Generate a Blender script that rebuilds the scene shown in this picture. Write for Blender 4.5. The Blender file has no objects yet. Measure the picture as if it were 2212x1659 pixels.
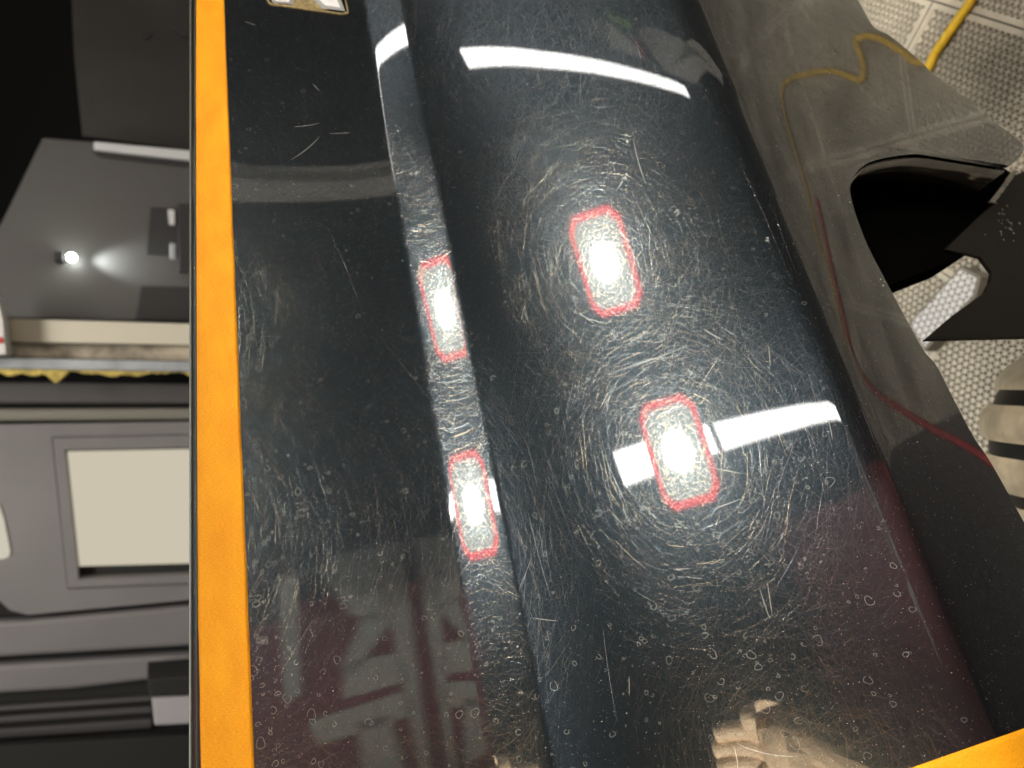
import bpy, bmesh, math, random
import numpy as np
from mathutils import Vector, Matrix
random.seed(4); rng = np.random.default_rng(11)
S = bpy.context.scene
COL = S.collection
# ------------------------------------------------------------------ frame of reference
# world X = along the picture's height, Z = up (the phone was held on its side); camera 1 m above the floor
F = 1597.0; CX, CY = 1106.0, 829.5; CH = 1.0
A = math.radians(64.05)
Uc = np.array([-math.sin(A), 0, math.cos(A)]); Fc = np.array([-math.cos(A), 0, -math.sin(A)]); Xc = np.array([0, 1.0, 0])
dx, dy = .8957, .4447; _n = math.hypot(dx, dy); dx /= _n; dy /= _n
Dc = dx*Xc + dy*Fc; Qc = dy*Xc - dx*Fc
def W(q, u, w):            # panel frame (toward viewer, up, along) -> world
    return np.stack(np.broadcast_arrays(q*dy + w*dx, -q*dx + w*dy, u + CH), -1).astype(float)
def WD(q, u, w):
    return np.stack(np.broadcast_arrays(q*dy + w*dx, -q*dx + w*dy, u), -1).astype(float)
def C2W(c): c = np.asarray(c, float); return np.stack([c[..., 1], c@Fc, c@Uc], -1)
def ray(x, y):
    x = np.asarray(x, float); y = np.asarray(y, float)
    return np.stack([(x-CX)/F, (CY-y)/F, -np.ones_like(x)], -1)
def on_floor(x, y, z=0.0):
    v = C2W(ray(x, y)); k = (z-CH)/v[2]; return Vector((v[0]*k, v[1]*k, z))
def on_wall(x, y, d):
    v = C2W(ray(x, y)); k = d/v[1]; return Vector((v[0]*k, d, CH+v[2]*k))
def on_q(x, y, q):
    v = ray(x, y); k = q/(v@Qc); return np.array([q, k*(v@Uc), k*(v@Dc)])

# ------------------------------------------------------------------ camera
cam = bpy.data.cameras.new('camera'); cam.lens = 26; cam.sensor_width = 36; cam.clip_start = .01; cam.clip_end = 60
co = bpy.data.objects.new('camera', cam); COL.objects.link(co); S.camera = co
ex, ey, ez = C2W(np.array([1., 0, 0])), C2W(np.array([0, 1., 0])), C2W(np.array([0, 0, 1.]))
co.matrix_world = Matrix(((ex[0], ey[0], ez[0], 0), (ex[1], ey[1], ez[1], 0), (ex[2], ey[2], ez[2], CH), (0, 0, 0, 1)))
cam.dof.use_dof = True; cam.dof.focus_distance = .43; cam.dof.aperture_fstop = 7.8
# ------------------------------------------------------------------ world and exposure
wd = bpy.data.worlds.new('World'); S.world = wd; wd.use_nodes = True
wd.node_tree.nodes['Background'].inputs[0].default_value = (.6, .68, .8, 1)
wd.node_tree.nodes['Background'].inputs[1].default_value = .02
S.view_settings.view_transform = 'Standard'; S.view_settings.look = 'None'
S.view_settings.exposure = 0; S.view_settings.gamma = 1
S.render.engine = 'CYCLES'
S.cycles.use_denoising = True
S.cycles.max_bounces = 8; S.cycles.sample_clamp_indirect = 6; S.cycles.use_adaptive_sampling = False
S.cycles.caustics_reflective = False

# ------------------------------------------------------------------ helpers
def tag(o, label=None, cat=None, group=None, kind=None):
    if label: o['label'] = label
    if cat: o['category'] = cat
    if group: o['group'] = group
    if kind: o['kind'] = kind
    return o
def mat(name, col, rough=.5, metal=0, spec=.5, emit=None, es=0, coat=0, bump=None, noise=None, cior=1.5, sheen=0):
    m = bpy.data.materials.new(name); m.use_nodes = True; nt = m.node_tree; b = nt.nodes['Principled BSDF']
    b.inputs['Base Color'].default_value = (*col, 1); b.inputs['Roughness'].default_value = rough
    b.inputs['Metallic'].default_value = metal; b.inputs['Specular IOR Level'].default_value = spec
    b.inputs['Coat Weight'].default_value = coat; b.inputs['Coat Roughness'].default_value = .01; b.inputs['Coat IOR'].default_value = cior
    if emit: b.inputs['Emission Color'].default_value = (*emit, 1); b.inputs['Emission Strength'].default_value = es
    if noise or bump: tc = nt.nodes.new('ShaderNodeTexCoord')
    if noise:      # (scale, strength, stretch)
        n = nt.nodes.new('ShaderNodeTexNoise'); n.inputs['Scale'].default_value = noise[0]; n.inputs['Detail'].default_value = 5
        mp = nt.nodes.new('ShaderNodeMapping'); mp.inputs['Scale'].default_value = noise[2]
        nt.links.new(tc.outputs['Object'], mp.inputs[0]); nt.links.new(mp.outputs[0], n.inputs['Vector'])
        mr = nt.nodes.new('ShaderNodeMapRange'); mr.inputs[1].default_value = .3; mr.inputs[2].default_value = .7
        mr.inputs[3].default_value = 1-noise[1]; mr.inputs[4].default_value = 1+noise[1]
        nt.links.new(n.outputs['Fac'], mr.inputs[0])
        mx = nt.nodes.new('ShaderNodeVectorMath'); mx.operation = 'SCALE'; mx.inputs[0].default_value = col
        nt.links.new(mr.outputs[0], mx.inputs['Scale']); nt.links.new(mx.outputs[0], b.inputs['Base Color'])
    if bump:       # (scale, distance, stretch)
        n = nt.nodes.new('ShaderNodeTexNoise'); n.inputs['Scale'].default_value = bump[0]; n.inputs['Detail'].default_value = 4
        mp = nt.nodes.new('ShaderNodeMapping'); mp.inputs['Scale'].default_value = bump[2]
        nt.links.new(tc.outputs['Object'], mp.inputs[0]); nt.links.new(mp.outputs[0], n.inputs['Vector'])
        bp = nt.nodes.new('ShaderNodeBump'); bp.inputs['Distance'].default_value = bump[1]; bp.inputs['Strength'].default_value = 1
        nt.links.new(n.outputs['Fac'], bp.inputs['Height']); nt.links.new(bp.outputs[0], b.inputs['Normal'])
        if coat: nt.links.new(bp.outputs[0], b.inputs['Coat Normal'])
    return m
I3 = (1, 1, 1)
def mesh(name, v, f, m, parent=None, smooth=False, mi=None, normals=None):
    me = bpy.data.meshes.new(name); me.from_pydata([tuple(p) for p in v], [], [tuple(i) for i in f])
    for k in (m if isinstance(m, list) else [m]): me.materials.append(k)
    if mi is not None: me.polygons.foreach_set('material_index', mi)
    if smooth: me.polygons.foreach_set('use_smooth', [True]*len(me.polygons))
    me.update()
    if normals is not None: me.normals_split_custom_set_from_vertices([tuple(n) for n in normals])
    o = bpy.data.objects.new(name, me); COL.objects.link(o)
    if parent: o.parent = parent
    return o
def empty(name, loc=(0, 0, 0)):
    o = bpy.data.objects.new(name, None); o.location = loc; COL.objects.link(o); return o
def wloc(o):
    v = Vector((0, 0, 0))
    while o: v += o.location; o = o.parent
    return v
def adopt(o, parent):      # parent keeping the world place (geometry is in world units)
    o.parent = parent; o.location = -wloc(parent); return o
def bevel(o, w, seg=2):
    b = o.modifiers.new('bevel', 'BEVEL'); b.width = w; b.segments = seg; b.limit_method = 'ANGLE'; b.angle_limit = math.radians(40); return o
def prism(name, pts, off, m, parent=None, bev=0):   # polygon of world points pushed by vector off
    n = len(pts); off = Vector(off); P = [Vector(p) for p in pts]; Q2 = [p+off for p in P]
    f = [list(range(n)), list(range(2*n-1, n-1, -1))]+[[i, i+n, (i+1) % n+n, (i+1) % n] for i in range(n)]
    bm = bmesh.new(); vs = [bm.verts.new(p) for p in P+Q2]
    for k in f: bm.faces.new([vs[i] for i in k])
    bmesh.ops.recalc_face_normals(bm, faces=bm.faces)
    me = bpy.data.meshes.new(name); bm.to_mesh(me); bm.free(); me.materials.append(m)
    o = bpy.data.objects.new(name, me); COL.objects.link(o)
    if parent: o.parent = parent; o.location = -wloc(parent)
    if bev: bevel(o, bev)
    return o
def box(name, c, ax, half, m, parent=None, bev=0):
    c = Vector(c); ax = [Vector(a).normalized() for a in ax]
    p = [c+ax[0]*half[0]*sx+ax[1]*half[1]*sy-ax[2]*half[2] for sx, sy in ((-1, -1), (1, -1), (1, 1), (-1, 1))]
    return prism(name, p, ax[2]*2*half[2], m, parent, bev)
def tube(name, pts, r, m, parent=None, seg=10):
    P = [Vector(p) for p in pts]; n = len(P); v = []; f = []
    for i, p in enumerate(P):
        t = (P[min(i+1, n-1)]-P[max(i-1, 0)]).normalized(); a = t.orthogonal() if i == 0 else a-t*a.dot(t); a.normalize(); b = t.cross(a)
        rr = r[i] if isinstance(r, (list, tuple)) else r
        for k in range(seg):
            g = 2*math.pi*k/seg; v.append(p+a*math.cos(g)*rr+b*math.sin(g)*rr)
    for i in range(n-1):
        for k in range(seg): f.append((i*seg+k, i*seg+(k+1) % seg, (i+1)*seg+(k+1) % seg, (i+1)*seg+k))
    f.append(range(seg-1, -1, -1)); f.append(range((n-1)*seg, n*seg))
    o = mesh(name, v, f, m, None, True)
    if parent: adopt(o, parent)
    return o
def smooth_path(P, k=8):
    P = [Vector(p) for p in P]; P = [P[0]*2-P[1]]+P+[P[-1]*2-P[-2]]; out = []
    for i in range(1, len(P)-2):
        a, b, c, d = P[i-1:i+3]
        for j in range(k):
            t = j/k; out.append(.5*((2*b)+(c-a)*t+(2*a-5*b+4*c-d)*t*t+(3*b-a-3*c+d)*t**3))
    out.append(P[-2]); return out

# ------------------------------------------------------------------ section of the bumper panel (normal's elevation along its section)
KP = [300, 430, 700, 940, 1047, 1056, 1091, 1170, 1182, 1592, 2000, 2075, 2110, 2185, 2420, 3000, 3600]
KF = [4, 6, 8.5, 11.5, 14.5, 23.5, 26.0, 32, 46, 40, 36, 34.5, 29, 12, 4, 0, -3]
ps = np.arange(300, 3600, 2.0); phi = np.radians(np.interp(ps, KP, KF))
ker = np.exp(-np.linspace(-2, 2, 9)**2); ker /= ker.sum(); phi = np.convolve(np.pad(phi, 4, 'edge'), ker, 'valid')
pq = np.zeros_like(ps); pu = np.zeros_like(ps); i0 = int(np.argmin(abs(ps-542)))
_v = ray(ps, np.full_like(ps, 1570.)); _a, _b = _v@Qc, _v@Uc
pq[i0], pu[i0] = .38*_a[i0], .38*_b[i0]
for seq in (range(i0+1, len(ps)), range(i0-1, -1, -1)):
    st = 1 if seq.step > 0 else -1
    for j in seq:
        i = j-st; f = (phi[i]+phi[j])/2; c, s = math.cos(f), math.sin(f)
        k = (c*pq[i]+s*pu[i])/(c*_a[j]+s*_b[j]); pq[j], pu[j] = k*_a[j], k*_b[j]
arc = np.concatenate([[0], np.cumsum(np.hypot(np.diff(pq), np.diff(pu)))])
VX, VY = CX-F*Dc[0]/Dc[2], CY+F*Dc[1]/Dc[2]
def hit(x, y):             # where a sight line meets the panel: (s, w)
    x = np.asarray(x, float); y = np.asarray(y, float)
    p = VX+(x-VX)*(1570-VY)/(y-VY); q = np.interp(p, ps, pq); v = ray(x, y)
    return np.interp(p, ps, arc), q/(v@Qc)*(v@Dc)
def sst(a, b, x): t = np.clip((x-a)/(b-a), 0, 1); return t*t*(3-2*t)
def surf(s, w, h=0.0):     # point h above the panel, and its normal (the crease opens a little towards the far end)
    p_ = np.interp(s, arc, ps); f = np.interp(s, arc, phi)+math.radians(8)*(mk := sst(.34, .43, w)*sst(1044, 1054, p_)*(1-sst(1168, 1186, p_))); c, sn = np.cos(f), np.sin(f)
    return W(np.interp(s, arc, pq)+h*c, np.interp(s, arc, pu)+h*sn, w), WD(c, sn, 0*f-.026*mk)
OUT = [(2212, 1129), (2144, 1006), (2103, 944), (2060, 863), (2023, 791), (1996, 759), (1969, 711), (1923, 625), (1878, 539), (1856, 485),
       (1843, 445), (1836, 405), (1848, 376), (1875, 352), (1929, 338), (1996, 333), (2103, 346), (2170, 361)]
OUT2 = [(2212, 322), (2184, 290), (2130, 250), (2090, 215), (2017, 161), (1990, 134), (1923, 78), (1888, 59), (1862, 16)]
def cr2(P, k=6):
    P = np.array(P, float); P = np.vstack([2*P[0]-P[1], P, 2*P[-1]-P[-2]]); o = []
    for i in range(1, len(P)-2):
        a, b, c, d = P[i-1:i+3]
        for j in range(k): t = j/k; o.append(.5*(2*b+(c-a)*t+(2*a-5*b+4*c-d)*t*t+(3*b-a-3*c+d)*t**3))
    o.append(P[-2]); return np.array(o)
os_, ow = hit(*cr2(OUT+[OUT2[0]]+OUT2[1:]).T)
o_ = np.argsort(ow); ow = np.concatenate([[-.5], ow[o_], [1.0]]); os_ = np.concatenate([[os_[0]+.01], os_[o_], [os_[-1]-.02]])
a0, w0 = hit(412, 1659); a1, w1 = hit(412, 0)
def s_top(w): return np.interp(w, [-.5, w0, w1, 1.0], [a0-.001, a0, a1, a1+.012])
def s_bot(w): return np.interp(w, ow, os_)

# ------------------------------------------------------------------ materials
M = {}
M['gloss'] = mat('black_lacquer', (.005, .0055, .006), .30, spec=.5, coat=1, cior=1.78, bump=(260, .0000012, I3))
_g = M['gloss'].node_tree.nodes['Principled BSDF']; _g.inputs['Coat Roughness'].default_value = .012; _g.inputs['Specular Tint'].default_value = (.55, .78, 1, 1)
M['scr'] = mat('scratch', (.165, .175, .185), .16, metal=1)
M['scrw'] = mat('scratch_warm', (.20, .18, .145), .16, metal=1)
M['scrb'] = mat('scratch_cool', (.125, .155, .20), .16, metal=1)
M['dust'] = mat('dust', (.75, .73, .68), .8)
M['spot'] = mat('water_mark', (.20, .21, .20), .5)
M['chip'] = mat('bare_scratch', (.5, .49, .45), .5)
M['edge'] = mat('raw_edge', (.05, .05, .048), .4)
SM = [M['gloss'], M['scr'], M['scrw'], M['scrb'], M['dust'], M['spot'], M['chip'], M['edge']]

# ------------------------------------------------------------------ room (structure)
m_wall = mat('wall_paint', (.045, .047, .05), .8, noise=(3, .25, I3))
m_ceil = mat('ceiling_paint', (.05, .052, .056), .8)
def quad(name, pts, m, kind='structure'):
    o = mesh(name, pts, [range(4)], m); return tag(o, kind=kind)
m_sub = mat('subfloor', (.012, .011, .01), .9)
quad('ground', [(-5, -7, -.014), (7, -7, -.014), (7, 4, -.014), (-5, 4, -.014)], m_sub)
quad('ceiling', [(-5, -7, 2.72), (-5, 4, 2.72), (7, 4, 2.72), (7, -7, 2.72)], m_ceil)
quad('wall_far', [(-5, 4, -.014), (7, 4, -.014), (7, 4, 2.72), (-5, 4, 2.72)], mat('far_wall', (.004, .004, .004), .9))
quad('wall_behind', [(-5, -7, -.014), (-5, -7, 2.72), (7, -7, 2.72), (7, -7, -.014)], m_wall)
quad('wall_left', [(-5, -7, -.014), (-5, 4, -.014), (-5, 4, 2.72), (-5, -7, 2.72)], m_wall)
quad('wall_right', [(7, -7, -.014), (7, -7, 2.72), (7, 4, 2.72), (7, 4, -.014)], m_wall)

# floor of clip-together grid tiles: one tile mesh, repeated
m_tile = mat('grey_beige_plastic', (.55, .50, .40), .55, noise=(6, .5, I3))
_nt = m_tile.node_tree; _ge = _nt.nodes.new('ShaderNodeNewGeometry')      # dirt runs over the joints, so it follows the floor, not each tile
for n_ in _nt.nodes:
    if n_.type == 'MAPPING': _nt.links.new(_ge.outputs['Position'], n_.inputs[0])
T = .30; NX, NY = 30, 34
def tile_mesh():
    cx, cy = (T-.016)/NX, (T-.016)/NY; th = .0045; v = []; f = []
    g = lambda x, y, z: (v.append((x, y, z)), len(v)-1)[1]
    x0 = -T/2+.008; y0 = -T/2+.008
    def frame(tri, hole):   # ring between a triangle and its hole, and the hole's walls
        a = [g(*p, 0 if True else 0) for p in tri]; b = [g(*p, .0) for p in hole]; c = [g(*p, -th) for p in hole]
        for i in range(3):
            j = (i+1) % 3; f.append((a[i], a[j], b[j], b[i])); f.append((b[i], b[j], c[j], c[i]))
    for j in range(NY):
        for i in range(-1, NX+1):
            ox = x0+(i+(.5 if j % 2 else 0))*cx; y = y0+j*cy; z = y+cy
            up = [(ox, y), (ox+cx, y), (ox+cx/2, z)]; dn = [(ox+cx/2, z), (ox+cx, y), (ox+1.5*cx, z)]
            for tr, k in ((up, .72), (dn, .66)):
                tr = [(min(max(p[0], x0), -x0), p[1]) for p in tr]
                mx = sum(p[0] for p in tr)/3; my = sum(p[1] for p in tr)/3
                if abs((tr[1][0]-tr[0][0])*(tr[2][1]-tr[0][1])-(tr[2][0]-tr[0][0])*(tr[1][1]-tr[0][1])) < 1e-6: continue
                if max(p[0] for p in tr)-min(p[0] for p in tr) < cx*.9: k = .05
                if k < .1: f.append([g(*p, 0) for p in tr]); continue
                frame(tr, [(mx+(p[0]-mx)*k, my+(p[1]-my)*k) for p in tr])
    # raised border
    e = T/2-.001; b = e-.0075; h = .0016
    o = [(-e, -e), (e, -e), (e, e), (-e, e)]; n = [(-b, -b), (b, -b), (b, b), (-b, b)]
    for i in range(4):
        j = (i+1) % 4; A1, B1, C1, D1 = o[i], o[j], n[j], n[i]
        t = [g(*A1, h), g(*B1, h), g(*C1, h), g(*D1, h)]; f.append(t)
        l = [g(*C1, -th), g(*D1, -th), g(*A1, -.013), g(*B1, -.013)]
        f.append((t[2], t[3], l[1], l[0])[::-1]); f.append((t[0], t[1], l[3], l[2])[::-1])
    me = bpy.data.meshes.new('floor_tile'); me.from_pydata(v, [], f); me.materials.append(m_tile); me.update(); return me
tm = tile_mesh()
pc = on_floor(2017, 3); pe = on_floor(1964, 102)
ta = math.atan2(pe.y-pc.y, pe.x-pc.x)-math.pi/2
R2 = Matrix.Rotation(ta, 2)
for i in range(-6, 5):
    for j in range(-7, 6):
        c = pc.to_2d()+R2@Vector(((i+.5)*T, (j+.5)*T))
        if not (-.9 < c.x < 1.9 and -1.5 < c.y < 1.35): continue
        o = bpy.data.objects.new('floor_tile', tm); COL.objects.link(o); o.location = (c.x, c.y, random.uniform(-.0008, .0008)); o.rotation_euler = (0, 0, ta+random.choice((0, math.pi)))
        tag(o, kind='structure')

# ------------------------------------------------------------------ lamps (luminaires seen mirrored in the lacquer, and added fill panels)
def emis(name, col, s):
    m = bpy.data.materials.new(name); m.use_nodes = True; nt = m.node_tree; nt.nodes.clear()
    e = nt.nodes.new('ShaderNodeEmission'); o = nt.nodes.new('ShaderNodeOutputMaterial'); e.inputs[0].default_value = (*col, 1); e.inputs[1].default_value = s
    nt.links.new(e.outputs[0], o.inputs[0]); return m
m_bar = emis('led_tube_light', (1, .985, .94), 19)
m_house = mat('lamp_housing', (.6, .6, .6), .4)
def batten(q0, w0_, q1, w1_, u, u1, wid, cuts, label):
    a = Vector(W(q0, u, w0_)); b = Vector(W(q1, u1, w1_)); d = (b-a); L = d.length; d.normalize(); s = d.cross(Vector((0, 0, 1))).normalized(); up = s.cross(d)
    t = empty('ceiling_batten_light', (a+b)/2); tag(t, label, 'ceiling light', 'strip lights under the ceiling')
    box('housing', (a+b)/2+up*.03, (d, s, up), (L/2, wid*.6, .022), m_house, t)
    for c0, c1 in cuts:
        box('tube', a+d*(c0+c1)/2*L, (d, s, up), ((c1-c0)*L/2, wid/2, .006), m_bar, t)
    return t
batten(.84, 2.86, 4.85, 4.96, 1.6, 1.6, .105, [(0, 1)], 'long white strip light whose reflection arcs across the top of the panel')
batten(1.33, .80, 6.5, 1.95, 1.6, 1.28, .145, [(0, .205), (.222, 1)], 'long white strip light mirrored behind the lower work lamp')

def fill_panel(x, y, sx, sy, en, label):  # unseen fill lights added overhead to brighten floor, background and cabinet
    t = empty('ceiling_fill_panel', (x, y, 2.68)); tag(t, label, 'ceiling light', 'added fill lights out of view')
    box('frame', (x, y, 2.69), ((1, 0, 0), (0, 1, 0), (0, 0, 1)), (sx/2+.03, sy/2+.03, .02), m_house, t)
    l = bpy.data.lights.new('fill_glow', 'AREA'); l.shape = 'RECTANGLE'; l.size = sx; l.size_y = sy; l.energy = en; l.color = (1, .96, .88)
    o = bpy.data.objects.new('fill_glow', l); COL.objects.link(o); o.parent = t; o.location = (0, 0, -.02)
fill_panel(.3, .9, 1.2, .6, 15, 'added fill light above the floor beyond the panel')
fill_panel(-1.2, 1.5, 1.2,   .6, 5.5, 'added fill light in front of the ribbed garage door')
_p = W(-.42, 0., .15); fill_panel(float(_p[0]), float(_p[1])  , 1.4, .6, 60, 'added fill light right above the black panel')
def lamp_lens_mat():
    m = bpy.data.materials.new('work_light_lens'); m.use_nodes = True; nt = m.node_tree; nt.nodes.clear(); N = nt.nodes.new; L = nt.links.new
    tc = N('ShaderNodeTexCoord'); le = N('ShaderNodeVectorMath'); le.operation = 'LENGTH'; L(tc.outputs['Object'], le.inputs[0])
    mu = N('ShaderNodeMath'); mu.operation = 'DIVIDE'; mu.inputs[1].default_value = .019; L(le.outputs['Value'], mu.inputs[0])
    p = N('ShaderNodeMath'); p.operation = 'POWER'; p.inputs[1].default_value = 2.; L(mu.outputs[0], p.inputs[0])
    n = N('ShaderNodeMath'); n.operation = 'MULTIPLY'; n.inputs[1].default_value = -1; L(p.outputs[0], n.inputs[0])
    e = N('ShaderNodeMath'); e.operation = 'EXPONENT'; L(n.outputs[0], e.inputs[0])
    k = N('ShaderNodeMath'); k.operation = 'MULTIPLY_ADD'; k.inputs[1].default_value = LAMP_CORE; k.inputs[2].default_value = 4.6; L(e.outputs[0], k.inputs[0])
    em = N('ShaderNodeEmission'); em.inputs[0].default_value = (1, .98, .80, 1); L(k.outputs[0], em.inputs[1])
    o = N('ShaderNodeOutputMaterial'); L(em.outputs[0], o.inputs[0]); return m
LAMP_CORE = 850.
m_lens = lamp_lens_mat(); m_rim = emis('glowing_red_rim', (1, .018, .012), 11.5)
m_red = mat('red_plastic', (.5, .02, .015), .4); m_blk = mat('black_plastic', (.02, .02, .02), .5)
def work_lamp(pos, label):
    pos = Vector(W(*pos)); target = Vector(W(-.33, -.26, .19)); z = (target-pos).normalized()
    d = Vector(WD(0, 0, 1.)); d = (d-z*d.dot(z)).normalized(); s = z.cross(d)
    t = empty('work_lamp', pos); tag(t, label, 'work lamp', 'pair of red-rimmed work lamps')
    L, B, c = .104, .080, .026
    def octo(l, b, c, zz): return [pos+d*x+s*y+z*zz for x, y in ((-l, -b+c), (-l+c, -b), (l-c, -b), (l, -b+c), (l, b-c), (l-c, b), (-l+c, b), (-l, b-c))]
    lens = mesh('lens', [Vector(p)-pos for p in octo(L-.014, B-.012, c*.8, .004)], [range(8)], m_lens, t)
    prism('rim', octo(L, B, c, .0), -z*.012, m_rim, t)
    prism('housing', octo(L+.004, B+.004, c, -.013), -z*.05, m_red, t)
    e_ = pos-z*.1-d*.17; tube('bracket', [pos-z*.05, pos-z*.1, e_, Vector((e_.x, e_.y, 2.7))], .008, m_blk, t)
def along(px, py, L):
    s, w = hit(px, py); P, n = surf(s, w); v = np.array(P)-np.array([0, 0, CH]); v /= np.linalg.norm(v); r = v-2*(v@n)*n
    return Vector(np.array(P)+r*L)
def toquw(P): return (P.x*dy-P.y*dx, P.z-CH, P.x*dx+P.y*dy)
work_lamp(toquw(along(1305, 567, 1.0)), 'red-rimmed work lamp mirrored higher up in the black panel')
work_lamp(toquw(along(1465, 975, 1.0)), 'red-rimmed work lamp mirrored lower down, over the strip light')

# ------------------------------------------------------------------ the black bumper panel
root = empty('car_bumper', (0, 0, 0)); tag(root, 'scratched glossy black bumper panel with an orange-taped edge', 'bumper')
def build_shell():
    ws = np.unique(np.concatenate([np.linspace(-.3, .75, 150), ow[1:-1], np.linspace(.24, .36, 60)])); nw = len(ws)
    key = np.interp([1040, 1200, 2060, 2200], ps, arc); f0 = []
    top = s_top(ws); bot = s_bot(ws)
    n1, n2 = 190, 60; cr = key[3]
    V = []; Nn = []
    for k in range(nw):
        s = np.concatenate([np.linspace(top[k], cr, n1), np.linspace(cr, bot[k], n2+1)[1:]])
        P, n = surf(s, np.full_like(s, ws[k])); V.append(P); Nn.append(n)
    V = np.array(V); Nn = np.array(Nn); nc = V.shape[1]
    idx = np.arange(nw*nc).reshape(nw, nc)
    fr = np.stack([idx[:-1, :-1], idx[:-1, 1:], idx[1:, 1:], idx[1:, :-1]], -1).reshape(-1, 4)
    verts = [V.reshape(-1, 3)]; norms = [Nn.reshape(-1, 3)]; faces = [fr[:, ::-1] if FLIP else fr]; mi = [np.zeros(len(fr), int)]
    base = nw*nc
    # back skin
    vb = (V-Nn*.003).reshape(-1, 3); verts.append(vb); norms.append(-Nn.reshape(-1, 3)); fb = fr+base
    faces.append(fb if FLIP else fb[:, ::-1]); mi.append(np.full(len(fb), 7)); base *= 2
    # rims
    def rim(line, lineb, out):
        nonlocal base
        n = len(line); verts.extend([line, lineb]); norms.extend([out, out]); a = np.arange(n-1)+base
        faces.append(np.stack([a, a+1, a+1+n, a+n], -1)); mi.append(np.full(n-1, 7)); base += 2*n
    for col, sg in ((nc-1, 1), (0, -1)):
        l = V[:, col]; lb = l-Nn[:, col]*.003; t = np.gradient(l, axis=0); t /= np.linalg.norm(t, axis=1)[:, None]
        o = np.cross(t, Nn[:, col]); d = V[:, col]-V[:, col-sg]; o *= np.sign((o*d).sum(1))[:, None]; rim(l, lb, o)
    for rw in (0, nw-1):
        l = V[rw]; lb = l-Nn[rw]*.003; rim(l, lb, np.tile(WD(0., 0., -1. if rw == 0 else 1.), (len(l), 1)))
    return verts, norms, faces, mi, base
FLIP = False
verts, norms, faces, mi, base = build_shell()
_f = faces[0][0]; _vv = verts[0]
FL = np.cross(_vv[_f[1]]-_vv[_f[0]], _vv[_f[2]]-_vv[_f[0]])@norms[0][_f[0]] < 0
if FL: FLIP = True; verts, norms, faces, mi, base = build_shell()

def ribbons(s0, w0, ang, L, curv, wid, K, mid, tilt=.18, h0=.000012, wig=0, lift=.22):
    """fine ridges lying on the lacquer; every one has its own place, heading, bend and width"""
    global base
    n = len(s0); t = np.linspace(-.5, .5, K)[None, :]
    th = ang[:, None]+curv[:, None]*t*L[:, None]
    ds = (L/(K-1))[:, None]
    x = np.cumsum(np.cos(th)*ds, 1); y = np.cumsum(np.sin(th)*ds, 1)
    if wig: x += rng.normal(0, wig, x.shape); y += rng.normal(0, wig, y.shape)
    x += s0[:, None]-x[:, K//2][:, None]; y += w0[:, None]-y[:, K//2][:, None]
    ok = ((x < s_bot(y)-.0006) & (x > s_top(y)+.0006) & (y > -.29) & (y < .74)).all(1)
    x, y, th, wid = x[ok], y[ok], th[ok], wid[ok]; mid = mid[ok] if np.ndim(mid) else mid; n = len(x)
    if n == 0: return
    prof = np.sin(np.linspace(.08, math.pi-.08, K))[None, :]**.5*wid[:, None]
    nx, ny = -np.sin(th), np.cos(th)
    rows = []; nr = []
    for k in (-1, 0, 1):
        P, N = surf(x+nx*prof*k/2, y+ny*prof*k/2, h0+(prof*lift if k == 0 else 0))
        f = np.interp(x, arc, phi); T1 = WD(np.sin(f), -np.cos(f), 0*f); T2 = WD(0*f, 0*f, 1+0*f)
        B = T1*nx[..., None]+T2*ny[..., None]
        rows.append(P); nr.append(N*math.cos(tilt*abs(k))+B*math.sin(tilt)*k)
    V = np.stack(rows, 2).reshape(-1, 3); NN = np.stack(nr, 2).reshape(-1, 3)
    g = (np.arange(n)[:, None, None]*K+np.arange(K-1)[None, :, None])*3+base
    c = np.arange(2)[None, None, :]; g = g+c
    fa = np.stack([g, g+1, g+4, g+3], -1)
    if FLIP is True: fa = fa[..., ::-1]
    fa = fa.reshape(-1, 4)
    # orientation
    q_ = fa[0]-base; nn = np.cross(V[q_[1]]-V[q_[0]], V[q_[2]]-V[q_[0]])@NN[q_[1]]
    if nn < 0: fa = fa[:, ::-1]
    verts.append(V); norms.append(NN); faces.append(fa)
    mi.append(np.repeat(mid, (K-1)*2) if np.ndim(mid) else np.full(len(fa), mid)); base += len(V)
sm, sM = float(s_top(.2)), float(np.interp(3000, ps, arc))
def rnd(n):
    return rng.uniform(sm, sM, n), rng.uniform(-.06, .62, n)
def mids(n): return rng.choice([1, 1, 1, 2, 2, 3], n)
# wash swirls: short fine scratches in every direction
n = 130000; s0, w0_ = rnd(n)
ribbons(s0, w0_, rng.uniform(0, 2*math.pi, n), rng.gamma(2.2, .006, n)+.003, rng.normal(0, 8, n), rng.gamma(2.5, .00001, n)+.000018, 5, mids(n))
# longer ones running mostly along the panel
n = 2600; s0, w0_ = rnd(n)
ribbons(s0, w0_, math.pi/2+rng.normal(0, .22, n), rng.gamma(2.5, .012, n)+.006, rng.normal(0, 3, n), rng.uniform(.00004, .0001, n), 6, mids(n))
# diagonal family across the shoulder
n = 900; s0, w0_ = rnd(n)
ribbons(s0, w0_, math.pi/2-.55+rng.normal(0, .25, n), rng.gamma(2.5, .014, n)+.01, rng.normal(0, 4, n), rng.uniform(.00005, .00013, n), 6, mids(n))
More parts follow.
